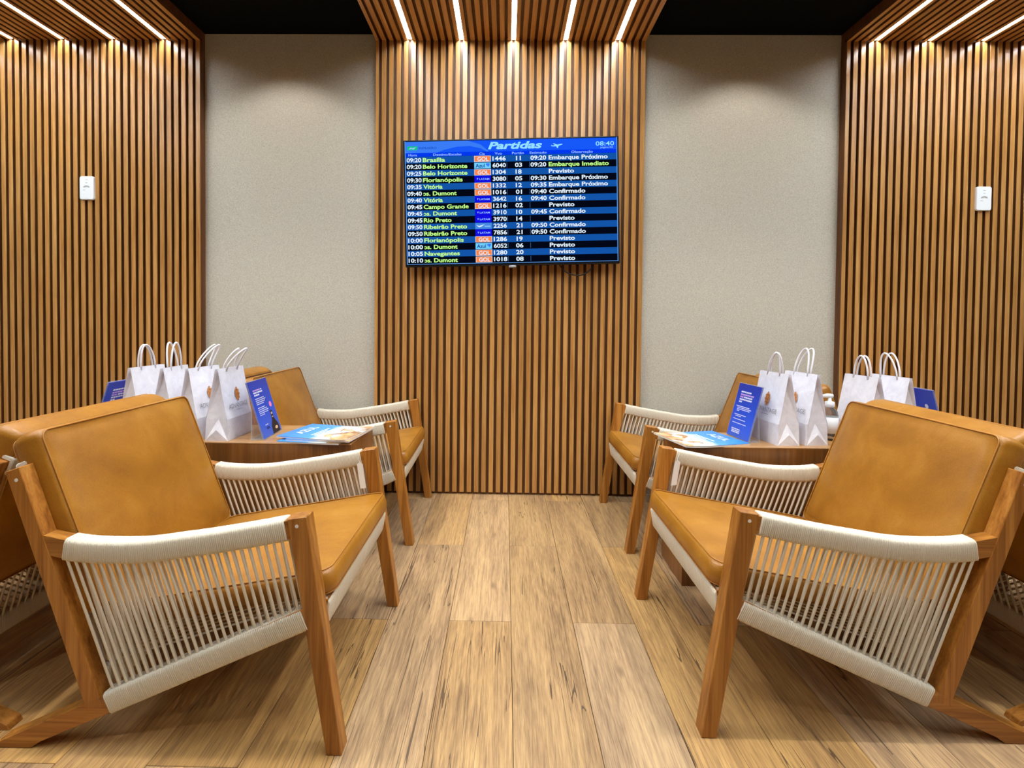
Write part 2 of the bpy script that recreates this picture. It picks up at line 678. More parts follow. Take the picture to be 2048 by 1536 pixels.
ordw = ['first', 'second', 'third', 'fourth', 'fifth']
led_names = {}
for nm in ('left', 'centre', 'right'):
    xs = sorted([s for n_, s in strips if n_ == nm])
    for i, s in enumerate(xs):
        if nm == 'centre':
            lab = ['leftmost light strip in the slatted canopy above the flight screen',
                   'second light strip from the left in the canopy above the flight screen',
                   'middle light strip in the canopy above the flight screen',
                   'second light strip from the right in the canopy above the flight screen',
                   'rightmost light strip in the slatted canopy above the flight screen'][i]
        elif nm == 'left':
            k = len(xs) - 1 - i
            lab = 'white light strip in the left slatted canopy, %s counted from the fabric panel' % ordw[k]
        else:
            lab = 'white light strip in the right slatted canopy, %s counted from the fabric panel' % ordw[i]
        t = thing('light_strip', lab, 'light', (s, (YW + Y_CAN) / 2, ZC), group='linear lights in the slatted canopies')
        hl = (YW - Y_CAN) / 2 - 0.001
        box('housing', -0.0118, 0.0118, -hl, hl, 0.0085, SD, M['white_plastic'], t)
        box('diffuser', -0.0112, 0.0112, -hl, hl, 0.007, 0.0084, M['led'], t)

# recessed downlights in the black ceiling between the canopies
for side, xd in (('left', -1.25), ('right', 1.32)):
    for yd, where in ((2.44, 'close to the fabric wall'), (1.16, 'above the near chairs'), (-.25, 'behind the viewer')):
        t = thing('downlight', 'round recessed downlight in the black ceiling on the %s, %s' % (side, where), 'light', (xd, yd, ZB), group='round downlights')
        b = MB()
        b.lathe([(.034, -.001), (.047, -.003), (.050, -.0005), (.050, .0)], 24)
        b.build('trim_ring', M['black_plastic'], t, smooth=True)
        ld = bpy.data.lights.new('lamp', 'SPOT')
        ld.energy = SPOT_W[('close to the fabric wall', 'above the near chairs', 'behind the viewer').index(where)]
        ld.spot_size = math.radians(122)
        ld.spot_blend = .45
        ld.shadow_soft_size = .03
        ld.color = (1.0, .97, .92)
        lo = bpy.data.objects.new('lamp', ld)
        COL.objects.link(lo)
        lo.parent = t
        lo.location = (0, 0, -.006)

# ------------------------------------------------------------------ armchair
W = 0.625
HW = W / 2


def frange(a, b, n):
    return [a + (b - a) * i / (n - 1) for i in range(n)]


def interp(pts, x):
    pts = sorted(pts)
    if x <= pts[0][0]:
        return pts[0][1]
    for (x0, z0), (x1, z1) in zip(pts, pts[1:]):
        if x <= x1:
            return z0 + (z1 - z0) * (x - x0) / (x1 - x0)
    return pts[-1][1]


ARM = [(-.70, .503), (-.683, .499), (-.64, .4885), (-.60, .484), (-.555, .4825), (-.50, .483), (-.445, .486), (-.38, .497), (-.324, .505), (-.22, .523), (-.127, .542), (-.10, .547)]


def arm_top(x):
    # smoothed
    return sum(interp(ARM, x + d) for d in (-.03, -.015, 0, .015, .03)) / 5


def low_top(x):
    return .335 + .456 * (x + .095)


def low_bot(x):
    return .285 + .437 * (x + .083)


def post_front(z):
    return -.562 - .345 * (z - .13)


def wrap(name, path, hx, hy, parent, pitch=0.0043, amp=0.0017, rad=0.007):
    """cord wound round a rail: path = list of (centre, tangent, n axis, b axis)"""
    L = sum((path[i + 1][0] - path[i][0]).length for i in range(len(path) - 1))
    turns = int(L / pitch)
    rows = turns * 3 + 1
    # cross section: rounded rectangle
    sec = []
    for cx, cy, a0 in ((hx - rad, hy - rad, 0), (-hx + rad, hy - rad, 90), (-hx + rad, -hy + rad, 180), (hx - rad, -hy + rad, 270)):
        for a in (0, 45, 90):
            an = math.radians(a0 + a)
            sec.append((cx + rad * math.cos(an), cy + rad * math.sin(an), math.cos(an), math.sin(an)))
    cum = [0]
    for i in range(len(path) - 1):
        cum.append(cum[-1] + (path[i + 1][0] - path[i][0]).length)
    rings = []
    for r in range(rows):
        s = L * min(1, (r + (0, -.32, .32)[r % 3]) / (rows - 1))
        i = 0
        while i < len(path) - 2 and cum[i + 1] < s:
            i += 1
        f = (s - cum[i]) / max(cum[i + 1] - cum[i], 1e-9)
        c = path[i][0].lerp(path[i + 1][0], f)
        n_ = path[i][1].lerp(path[i + 1][1], f).normalized()
        b_ = path[i][2].lerp(path[i + 1][2], f).normalized()
        e = (amp * .7 if r % 3 else -amp * 1.3) + RND.uniform(-.0003, .0003)
        rings.append([c + (x + e * ca) * n_ + (y + e * sa) * b_ for x, y, ca, sa in sec])
    mb = MB()
    mb.loft(rings)
    o = mb.build(name, M['cord'], parent, smooth=True)
    return o


def rr_outline(hx, hy, r, n=7):
    r = max(min(r, hx - 1e-4, hy - 1e-4), 1e-4)
    out = []
    for cx, cy, a0 in ((hx - r, hy - r, 0), (-hx + r, hy - r, 90), (-hx + r, -hy + r, 180), (hx - r, -hy + r, 270)):
        for k in range(n):
            a = math.radians(a0 + 90 * k / (n - 1))
            out.append((cx + r * math.cos(a), cy + r * math.sin(a)))
    # densify straight runs so that the sides can swell
    res = []
    m = len(out)
    for i in range(m):
        a, b = out[i], out[(i + 1) % m]
        d = math.hypot(b[0] - a[0], b[1] - a[1])
        k = max(1, int(d / 0.06))
        for j in range(k):
            res.append((a[0] + (b[0] - a[0]) * j / k, a[1] + (b[1] - a[1]) * j / k))
    return res


def cushion(name, lx, ly, th, parent, rad=0.04, dome=0.016, seed=0):
    """box cushion lying in xy, top at +th/2, piped along both edges"""
    hx, hy = lx / 2, ly / 2
    base = rr_outline(hx, hy, rad)
    n = len(base)

    def ring(d, z, out=0.0):
        """outline shrunk towards the middle: scale keeps the point count"""
        sx, sy = (hx - d + out) / hx, (hy - d + out) / hy
        return [(x * sx, y * sy, z) for x, y in base]
    dmax = min(hx, hy)

    def face(sign):
        rs = []
        for k in range(11):
            q = k / 10
            d = dmax * 0.985 * (1 - q) ** 1.0
            u = d / dmax
            zz = th / 2 + dome * (1 - (1 - u) ** 2.4) - 0.004 * math.exp(-(d / 0.008) ** 2)
            rs.append([(x, y, sign * (zz + 0.0022 * noise.noise(Vector((x * 7 + seed, y * 7, sign * 3.1))))) for x, y, _ in ring(d, 0)])
        return rs
    top = face(1)
    bot = face(-1)
    rings = top
    e = 0.006
    rings = rings + [ring(-0.002, th / 2 - 0.003)]
    for k in range(1, 6):
        q = k / 6
        z = th / 2 - 0.003 - (th - 0.006) * q
        rings.append([(x, y, z) for x, y, _ in ring(0, z, 0.003 + e * math.sin(math.pi * q))])
    rings = rings + [ring(-0.002, -th / 2 + 0.003)] + bot[::-1]
    mb = MB()
    mb.loft([[Vector(p) for p in r] for r in rings])
    o = mb.build(name, M['leather'], parent, smooth=True)
    for s in (1, -1):
        pb = MB()
        pts = [Vector((x * 1.004, y * 1.004, s * (th / 2 - 0.0015))) for x, y in base]
        pts = pts + pts[:2]
        pb.tube(pts, 0.0017, 6, caps=False)
        p = pb.build('piping', M['piping'], o, smooth=True)
    return o


# unit cord strand along +z: two plies side by side
def strand_mesh():
    rings = []
    for z in (0, 1):
        rings.append([(0.0035 * math.cos(a) * (1.0), 0.0023 * math.sin(a), z) for a in [2 * math.pi * k / 10 for k in range(10)]])
    mb = MB()
    mb.loft(rings, caps=False)
    o = mb.build('cord', M['cord'], smooth=True)
    me = o.data
    bpy.data.objects.remove(o)
    return me


STRAND = strand_mesh()


def strand(name, p0, p1, wide, parent):
    """cord from p0 to p1, its broad side along `wide`"""
    p0, p1 = Vector(p0), Vector(p1)
    z = (p1 - p0)
    L = z.length
    z = z.normalized()
    x = Vector(wide)
    x = (x - x.dot(z) * z).normalized()
    y = z.cross(x)
    o = bpy.data.objects.new(name, STRAND)
    COL.objects.link(o)
    o.parent = parent
    m = Matrix(((x.x, y.x, z.x * L, p0.x), (x.y, y.y, z.y * L, p0.y), (x.z, y.z, z.z * L, p0.z), (0, 0, 0, 1)))
    o.matrix_local = m
    return o


CHAIR_GROUP = 'tan leather armchairs around the two tables'


def build_chair():
    root = thing('armchair', 'x', 'armchair', group=CHAIR_GROUP)
    for s in (-1, 1):
        yo = s * HW                     # outer face
        yi = s * (HW - .040)            # inner face
        y0, y1 = min(yo, yi), max(yo, yi)
        # front leg
        b = MB()
        b.prism([(0, 0), (-.036, 0), (-.1265, .543), (-.082, .549)], y0, y1)
        leg = b.build('front_leg', M['teak_z'], root, bevel=0.0016)
        d = MB()
        d.tube([(-.104, yo + s * .0006, .527), (-.104, yo - s * .006, .527)], .0042, 10)
        d.build('dowel', M['mag_edge'], leg)
        ym0, ym1 = y0 + .002, y1 - .002
        # lower rail running back to the floor
        b = MB()
        b.prism([(-.07, low_top(-.07)), (-.80, max(low_top(-.80), .012)), (-.806, 0), (-.722, 0), (-.70, low_bot(-.70)), (-.07, low_bot(-.07))], ym0, ym1)
        b.build('rear_leg', M['teak_x'], root, bevel=0.0016)
        # back post
        b = MB()
        zt = .652
        b.prism([(post_front(.10), .10), (post_front(.10) - .037, .10 - .015), (post_front(.640) - .037, .640), (post_front(zt), zt)], ym0, ym1)
        post = b.build('back_post', M['teak_z'], root, bevel=0.0016)
        d = MB()
        d.tube([(-.748, yo - s * .0012, .622), (-.748, yo - s * .008, .622)], .0042, 10)
        d.build('dowel', M['mag_edge'], post)
        # arm rail
        xs = frange(-.70, -.10, 25)
        b = MB()
        b.prism([(x, arm_top(x) - .004) for x in xs] + [(x, arm_top(x) - .047) for x in xs[::-1]], ym0 + .001, ym1 - .001)
        b.build('arm_rail', M['teak_x'], root)
        yc = (y0 + y1) / 2

        def path(fn_c, xs_):
            out = []
            cs = [Vector((x, yc, fn_c(x))) for x in xs_]
            for i, c in enumerate(cs):
                t = (cs[min(i + 1, len(cs) - 1)] - cs[max(i - 1, 0)]).normalized()
                nrm = Vector((-t.z, 0, t.x))
                out.append((c, nrm, Vector((0, 1, 0))))
            return out
        wrap('arm_cord_wrap', path(lambda x: arm_top(x) - .0255, frange(-.131, -.640, 40)), .0245, .0205, root)
        wrap('rail_cord_wrap', path(lambda x: (low_top(x) + low_bot(x)) / 2, frange(-.087, -.542, 30)), .0245, .0205, root)
        # strung cords, an outer and an inner layer
        N = 27
        for k in range(N):
            f = k / (N - 1)
            xa = -.140 - f * .494
            xl = -.104 - f * .428
            for lay in (0, 1):
                if lay == 0:
                    yy = yo - s * .0035
                    yb = yo - s * .0095
                else:
                    yy = yi + s * .0035
                    yb = yi + s * .0095
                    xa += .0012
                    xl += .0012
                strand('cord', (xa, yy, arm_top(xa) - .046), (xl, yb, low_top(xl) - .004), (1, 0, 0), root)
    yl = HW - .034

    def ypath(cx, cz, n_, y_lim):
        return [(Vector((cx, y, cz)), Vector(n_).normalized(), Vector((0, 1, 0)).cross(Vector(n_).normalized())) for y in frange(-y_lim, y_lim, 8)]
    # cross rails, wound with cord
    tn_ = (.16, 0, 1)
    b = MB()
    b.prism([(-.047, .336), (-.072, .336), (-.084, .272), (-.057, .268)][::-1], -HW + .040, HW - .040)
    b.build('front_rail', M['teak_x'], root)
    wrap('front_rail_wrap', ypath(-.0645, .302, (.17, 0, 1), HW - .0415), .0345, .0165, root)
    b = MB()
    b.prism([(-.572, .115), (-.592, .115), (-.592, .160), (-.572, .160)], -HW + .040, HW - .040)
    b.build('rear_rail', M['teak_x'], root)
    wrap('rear_rail_wrap', ypath(-.582, .1375, (0, 0, 1), HW - .043), .0265, .0145, root)
    b = MB()
    b.prism([(-.748, .652), (-.778, .640), (-.768, .616), (-.738, .628)], -HW + .038, HW - .038)
    b.build('top_rail', M['teak_x'], root)
    wrap('top_rail_wrap', ypath(-.757, .634, (-.37, 0, .93), HW - .0385), .0215, .0245, root)
    for k in range(24):
        y = -yl + .03 + (2 * yl - .06) * k / 23
        strand('seat_cord', (-.066, y, .328), (-.582, y, .165), (0, 1, 0), root)
        strand('back_cord', (-.738, y, .612), (-.592, y, .155), (0, 1, 0), root)
    # cushions
    sc = cushion('seat_cushion', .545, .528, .060, root, rad=.032, dome=.013, seed=1)
    ang = math.radians(10)
    sc.rotation_euler = (0, -ang, 0)
    # front top edge at x -.048, z .408
    c0 = Vector((-.048, 0, .406))
    loc = c0 - (Matrix.Rotation(-ang, 3, 'Y') @ Vector((.2725, 0, .030)))
    sc.location = loc
    bc = cushion('back_cushion', .440, .532, .078, root, rad=.021, dome=.019, seed=5)
    a2 = math.radians(20.7)
    # cushion x axis -> up along the back, z axis -> forward
    upv = Vector((-math.sin(a2), 0, math.cos(a2)))
    nv = Vector((math.cos(a2), 0, math.sin(a2)))
    yv = nv.cross(upv)
    mid = Vector((-.731, 0, .725)) - upv * .220 - nv * .039
    bc.matrix_local = Matrix(((upv.x, yv.x, nv.x, mid.x), (upv.y, yv.y, nv.y, mid.y), (upv.z, yv.z, nv.z, mid.z), (0, 0, 0, 1)))
    return root


def copy_tree(o, parent=None):
    c = o.copy()
    COL.objects.link(c)
    if parent:
        c.parent = parent
        c.matrix_parent_inverse = o.matrix_parent_inverse
    for ch in KIDS.get(o, []):
        copy_tree(ch, c)
    return c


chair0 = build_chair()
KIDS = {}
for o in list(COL.objects):
    if o.parent:
        KIDS.setdefault(o.parent, []).append(o)

# (front foot x, near side y, heading, label): heading 0 looks to +x
CH = [(-.363, 1.103, 0.0, 'near left tan leather armchair facing the aisle, in front of the left table'),
      (-.400, 2.150, 0.9, 'far left tan leather armchair facing the aisle, beside the slatted wall below the screen'),
      (.480, 1.173, 180.0, 'near right tan leather armchair facing the aisle, in front of the right table'),
      (.527, 2.108, 180.0, 'far right tan leather armchair facing the aisle, beside the slatted wall'),
      (-1.988, 1.150, 180.0, 'tan armchair standing back to back behind the near left chair'),
      (-2.095, 2.150, 180.0, 'tan armchair turned to the left wall behind the far left chair'),
      (2.09, 1.227, 0.0, 'tan armchair standing back to back behind the near right chair'),
      (2.14, 2.12, 0.0, 'tan armchair turned to the right wall behind the far right chair')]
for i, (fx, ny, hd, lab) in enumerate(CH):
    c = chair0 if i == 0 else copy_tree(chair0)
    c.location = (fx, ny + HW, 0)
    c.rotation_euler = (0, 0, math.radians(hd))
    c['label'] = lab

# ------------------------------------------------------------------ tables
TZ = 0.53
KZ = .47 / .46     # table-top positions scale with the drop below eye level


def table(x0, x1, y0, y1, label):
    t = thing('side_table', label, 'table', ((x0 + x1) / 2, (y0 + y1) / 2, 0))
    hx, hy = (x1 - x0) / 2, (y1 - y0) / 2
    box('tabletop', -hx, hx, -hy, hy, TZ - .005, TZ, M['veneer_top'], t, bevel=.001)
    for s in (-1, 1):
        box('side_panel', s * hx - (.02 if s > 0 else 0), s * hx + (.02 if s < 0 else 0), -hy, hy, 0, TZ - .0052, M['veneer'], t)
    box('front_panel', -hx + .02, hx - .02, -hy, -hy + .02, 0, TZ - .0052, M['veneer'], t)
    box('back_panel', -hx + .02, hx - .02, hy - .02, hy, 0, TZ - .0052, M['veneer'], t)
    return t


table(-1.80, -.570, 1.824, 2.126, 'long brown veneered table carrying bags and blue leaflets on the left')
table(.675, 1.89, 1.858, 2.098, 'long brown veneered table carrying bags and hand gel on the right')

# ------------------------------------------------------------------ paper bags
BW, BG, BH = .175, .088, .270


def emblem(fn):
    """pinecone-like mark of overlapping rounded scales; returns (orange, brown) meshes"""
    a, b = MB(), MB()

    def oval(mb, cu, cv, ru, rv, d, n=10):
        mb.add([fn(cu + ru * math.cos(2 * math.pi * k / n), cv + rv * math.sin(2 * math.pi * k / n), d) for k in range(n)], [tuple(range(n))])
    oval(b, 0, 0, .0105, .0165, .0008, 14)
    for cu, cv, r in ((0, .0165, .0055), (-.0065, .009, .0056), (.0065, .009, .0056), (-.0085, -.001, .0056), (.0085, -.001, .0056),
                      (0, .004, .0058), (0, -.0065, .0058), (-.006, -.011, .0052), (.006, -.011, .0052), (0, -.0175, .005)):
        oval(a, cu * 1.25, cv * 1.1, r * .94, r * .98, .0012 + cv * .002, 8)
    return a, b


def paper_bag(loc, rz, label, lean=(0, 0), lean2=None, h=BH, top_shift=0.0, printed=True, sag=0.0, hh=.085):
    t = thing('paper_bag', label, 'bag', loc, rz, 'white paper gift bags with rope handles')
    hw, hg = BW / 2, BG / 2
    zm = .30 * h

    def fx(z):  # half thickness at height z
        if z <= zm:
            return hg * (1 - .10 * z / zm)
        return hg * .90 + (.005 - hg * .90) * ((z - zm) / (h - zm)) ** .95
    mb = MB()
    nu, nz = 8, 10
    zs = sorted(set([h * k / nz for k in range(nz + 1)] + [zm]))
    for s in (1, -1):
        vs, fs = [], []
        for z in zs:
            for k in range(nu + 1):
                y = -hw + 2 * hw * k / nu
                e = 1 - abs(2 * k / nu - 1) ** 2
                bul = .004 * e * math.sin(math.pi * min(1, z / h)) * (0 if z in (0,) else 1)
                wr = .0022 * noise.noise(Vector((y * 22 + loc[0] * 9, z * 16, s * 2.0))) * e
                crease = .0016 if abs(z - zm) < 1e-6 else 0
                vs.append((s * (fx(z) + bul + wr + crease) + top_shift * (z / h), y, z - sag * (z / h) * (y / hw)))
        m = nu + 1
        for i in range(len(zs) - 1):
            for k in range(nu):
                f = (i * m + k, i * m + k + 1, (i + 1) * m + k + 1, (i + 1) * m + k)
                fs.append(f if s > 0 else f[::-1])
        mb.add(vs, fs)
    for s in (1, -1):       # gusset sides with a folded triangle at the foot
        y = s * hw

        def P(x, yy, z):
            return (x + top_shift * (z / h), yy, z - sag * (z / h) * (yy / hw))
        apex = hg * .95
        pts = [P(hg, y, 0), P(-hg, y, 0), P(0, y + s * .002, apex),
               P(fx(zm), y, zm), P(-fx(zm), y, zm), P(0, y - s * .014, zm),
               P(fx(h), y, h), P(-fx(h), y, h), P(0, y - s * .026, h)]
        fs = [(0, 1, 2), (0, 2, 5, 3), (1, 4, 5, 2), (3, 5, 8, 6), (4, 7, 8, 5)]
        mb.add(pts, fs)
    mb.add([(hg, hw, .0005), (-hg, hw, .0005), (-hg, -hw, .0005), (hg, -hw, .0005)], [(0, 1, 2, 3)])
    # turned-in hem along the mouth
    mb.box(top_shift - .0052, top_shift + .0052, -hw + .026, hw - .026, h - .03, h - .002)
    body = mb.build('bag_body', M['paper'], t)
    for s, le in ((1, lean), (-1, lean2 or (lean[0] * .8, lean[1] * .85))):
        hb = MB()
        pts = []
        for k in range(17):
            q = k / 16
            a = math.pi * q
            y = .037 * math.cos(a) * (1 - .15 * math.sin(a))
            z = math.sin(a) ** .75
            lx = le[0] * z ** 1.5
            ly = le[1] * z ** 1.5
            pts.append((top_shift + s * .0062 + lx, y + ly, h - .012 + (hh + .012) * z))
        hb.tube(pts, .0034, 6)
        hb.build('handle', M['rope'], t, smooth=True)
    if printed:
        def fn(u, v, d):
            z = v
            x = fx(z) + top_shift * (z / h)
            e = 1 - (u / hw) ** 2
            return (x + .0045 * e * math.sin(math.pi * z / h) + .0024 + d, u, z)
        a, b = emblem(lambda u, v, d: fn(u, .168 + v * 1.15, d))
        a.build('printed_emblem', M['ink_orange'], t)
        b.build('emblem_base', M['ink_brown'], t)  # brown printed oval beneath the copper scales
        L = MB()
        put_text(L, 'ADVANTAGE', -0.002, -.064, .064, .116, .0185, fn)
        L.add([fn(-.02, .108, 0), fn(.02, .108, 0), fn(.02, .1065, 0), fn(-.02, .1065, 0)], [(0, 1, 2, 3)])
        L.build('printed_lettering', M['ink_grey'], t)
    return t


# +x of a bag is its printed face
R_ = math.radians
paper_bag((-1.084, 1.930, TZ), R_(-1), 'white paper bag at the right end of the left row, nearest the standing leaflet', lean=(.055, .01), lean2=(.048, -.01), hh=.075)
paper_bag((-1.196, 1.940, TZ), R_(-5), 'white paper bag third from the left on the left table, mark half hidden', lean=(.03, .045), lean2=(.02, .05))
paper_bag((-1.306, 1.935, TZ), R_(6), 'white paper bag second from the left on the left table, tallest handles', lean=(.0, .0), lean2=(-.01, -.006), hh=.095, printed=False)
paper_bag((-1.424, 1.945, TZ), R_(-3), 'white paper bag at the left end of the left row, over the chair back', lean=(0, -.012), lean2=(.01, -.02), printed=False)
paper_bag((1.070, 1.972, TZ), R_(180 + 6), 'white paper bag with copper mark beside the blue leaflet on the right table', lean=(.0, .015), lean2=(.02, .03), hh=.08)
paper_bag((1.180, 1.980, TZ), R_(180 + 8), 'white paper bag just behind the marked one on the right table', lean=(-.03, -.01), lean2=(-.035, .0), hh=.095)
paper_bag((1.407, 1.965, TZ), R_(180 + 2), 'white paper bag third from the left on the right table, above the chair back', lean=(.0, .0), lean2=(.005, .01), h=.262, hh=.078, printed=False)
paper_bag((1.520, 1.970, TZ), R_(180 + 7), 'white paper bag at the right end of the right row, beside the far leaflet', lean=(.0, -.02), lean2=(-.01, -.015), h=.262, hh=.088, printed=False)

# ------------------------------------------------------------------ leaflets standing in clear holders


def leaflet(base_a, base_b, lean, height, label, style, rev=False):
    """base_a -> base_b runs along the foot of the face; the sheet leans back by `lean`"""
    A, B = Vector((*base_a, 0)) * KZ, Vector((*base_b, 0)) * KZ
    w = (B - A).length
    d = (B - A).normalized()
    nrm = Vector((d.y, -d.x, 0))
    ang = math.atan2(d.y, d.x)
    t = thing('leaflet_stand', label, 'leaflet stand', ((A.x + B.x) / 2, (A.y + B.y) / 2, TZ), ang)
    # local: x along the foot, y to the back (-y is the face)
    tilt = math.asin(min(.9, lean / height))
    R = Matrix.Rotation(-tilt, 3, 'X')

    def fn(u, v, e):
        return tuple(R @ Vector((u, -e, v)))
    hw = w / 2
    a = MB()
    a.add([fn(*p) for p in [(-hw - .003, .002, .0022), (hw + .003, .002, .0022), (hw + .003, .002, -.0026), (-hw - .003, .002, -.0026),
                            (-hw - .003, height + .003, .0022), (hw + .003, height + .003, .0022), (hw + .003, height + .003, -.0026), (-hw - .003, height + .003, -.0026)]],
          [(0, 3, 2, 1), (4, 5, 6, 7), (0, 1, 5, 4), (1, 2, 6, 5), (2, 3, 7, 6), (3, 0, 4, 7)])
    # foot and back strut of the clear holder
    a.build('clear_sleeve', M['acrylic'], t)
    a = MB()
    a.box(-hw, hw, -.004, .052, .0004, .003)
    zt = height * .62
    top = R @ Vector((0, .004, zt))
    a.add([(-hw * .95, .048, .003), (hw * .95, .048, .003), (hw * .95, top.y, top.z), (-hw * .95, top.y, top.z),
           (-hw * .95, .051, .003), (hw * .95, .051, .003), (hw * .95, top.y + .003, top.z), (-hw * .95, top.y + .003, top.z)],
          [(0, 1, 2, 3), (7, 6, 5, 4), (0, 4, 5, 1), (1, 5, 6, 2), (2, 6, 7, 3), (3, 7, 4, 0)])
    a.build('clear_foot', M['acrylic'], t)
    s = MB()
    e0, e1 = .0030, -.0032
    s.add([fn(*p) for p in [(-hw, .004, e0), (hw, .004, e0), (hw, height, e0), (-hw, height, e0), (-hw, .004, e1), (hw, .004, e1), (hw, height, e1), (-hw, height, e1)]],
          [(0, 1, 2, 3), (7, 6, 5, 4), (0, 4, 5, 1), (1, 5, 6, 2), (2, 6, 7, 3), (3, 7, 4, 0)])
    sheet = s.build('printed_sheet', M['leaf_blue'], t)

    sides = [(1, .0036)] if not rev else [(1, .0036), (-1, -.0038)]
    wht, pnk = MB(), MB()

    def bar(mb, u0, u1, v, th, sd, e):
        """a line of print too small to read"""
        x0, x1 = (-hw + u0 * w) * sd, (-hw + u1 * w) * sd
        y0, y1 = (1 - v) * height - th * height / 2, (1 - v) * height + th * height / 2
        n = max(2, int((u1 - u0) / .07))
        for k in range(n):
            a0 = x0 + (x1 - x0) * k / n
            a1 = x0 + (x1 - x0) * (k + .86) / n
            mb.add([fn(a0, y0, e), fn(a1, y0, e), fn(a1, y1, e), fn(a0, y1, e)], [(0, 1, 2, 3)])
    for sd, e in sides:
        if style == 'bottle':
            bar(pnk, .14, .50, .165, .022, sd, e)
            bar(wht, .52, .60, .165, .022, sd, e)
            bar(wht, .14, .62, .205, .026, sd, e)
            bar(wht, .14, .42, .248, .026, sd, e)
            for v, u1 in ((.31, .60), (.342, .66), (.374, .60), (.406, .52), (.47, .50), (.502, .58), (.534, .64), (.566, .60), (.598, .40)):
                bar(wht, .14, u1, v, .013, sd, e)
            bar(wht, .24, .40, .78, .016, sd, e)
        elif style == 'list':
            for v, u0, u1, mb in ((.15, .18, .64, wht), (.20, .18, .78, pnk), (.245, .18, .34, pnk), (.245, .36, .74, wht), (.29, .18, .74, wht), (.335, .18, .32, wht)):
                bar(mb, u0, u1, v, .027, sd, e)
            for v, u0, u1 in ((.42, .12, .72), (.448, .18, .82), (.476, .18, .76), (.504, .18, .3), (.575, .12, .66), (.603, .18, .46), (.66, .12, .68), (.73, .12, .76)):
                bar(wht, u0, u1, v, .013, sd, e)
            for v, u0, u1 in ((.84, .16, .56), (.872, .18, .56), (.90, .18, .56)):
                bar(wht, u0, u1, v, .018, sd, e)
        else:
            n = 12
            wht.add([fn(sd * (.035 + .008 * math.cos(2 * math.pi * k / n)), height * .70 + .009 * math.sin(2 * math.pi * k / n), e) for k in range(n)], [tuple(range(n))])
    wht.build('printed_lettering', M['leaf_white'], t)
    if pnk.v:
        pnk.build('pink_lettering', M['leaf_pink'], t)
    if style == 'bottle':
        bt = MB()
        prof = [(0, .58), (.055, .58), (.06, .60), (.05, .62), (.05, .69), (.085, .76), (.16, .82), (.19, .87), (.20, .985)]
        pts = [(p, v) for p, v in prof[1:]]
        poly = [(.72 + p, v) for p, v in pts] + [(.72 - p, v) for p, v in pts[::-1]]
        bt.add([fn(-hw + u * w, (1 - v) * height, .0037) for u, v in poly], [tuple(range(len(poly)))])
        bt.build('bottle_picture', M['leaf_black'], t)
        g = MB()
        for cu, cv, ru, rv in ((.72, .635, .042, .02), (.72, .70, .035, .012), (.76, .90, .075, .028)):
            g.add([fn(-hw + (cu + ru * math.cos(2 * math.pi * k / 12)) * w, (1 - cv - rv * math.sin(2 * math.pi * k / 12)) * height, .0041) for k in range(12)], [tuple(range(12))])
        g.build('bottle_label', M['leaf_gold'], t)
        p = MB()
        p.add([fn(-hw + (.80 + .07 * math.cos(2 * math.pi * k / 14)) * w, (1 - .475 - .05 * math.sin(2 * math.pi * k / 14)) * height, .0041) for k in range(14)], [tuple(range(14))])
        p.build('pink_badge', M['leaf_rose'], t)
        q = MB()
        q.add([fn(-hw + u * w, (1 - v) * height, .0041) for u, v in ((.26, .82), (.42, .82), (.42, .86), (.26, .86))], [(0, 1, 2, 3)])
        q.build('navy_badge', M['leaf_navy'], t)
    return t


leaflet((-.894, 1.822), (-.909, 1.995), .067, .228, 'blue leaflet with a dark bottle picture in a clear stand on the left table', 'bottle')
leaflet((.907, 2.020), (.922, 1.876), .056, .222, 'blue leaflet with a list of white lines, standing left of the right row of bags', 'list')
leaflet((-1.550, 1.995), (-1.545, 1.822), .066, .222, 'blue leaflet half hidden behind the leftmost bag above the chair back', 'bottle2' if False else 'list', rev=True)
leaflet((1.640, 1.850), (1.640, 2.000), .056, .222, 'plain blue leaflet with one white spot, right of the last bag on the right', 'spot', rev=True)

# ------------------------------------------------------------------ magazines


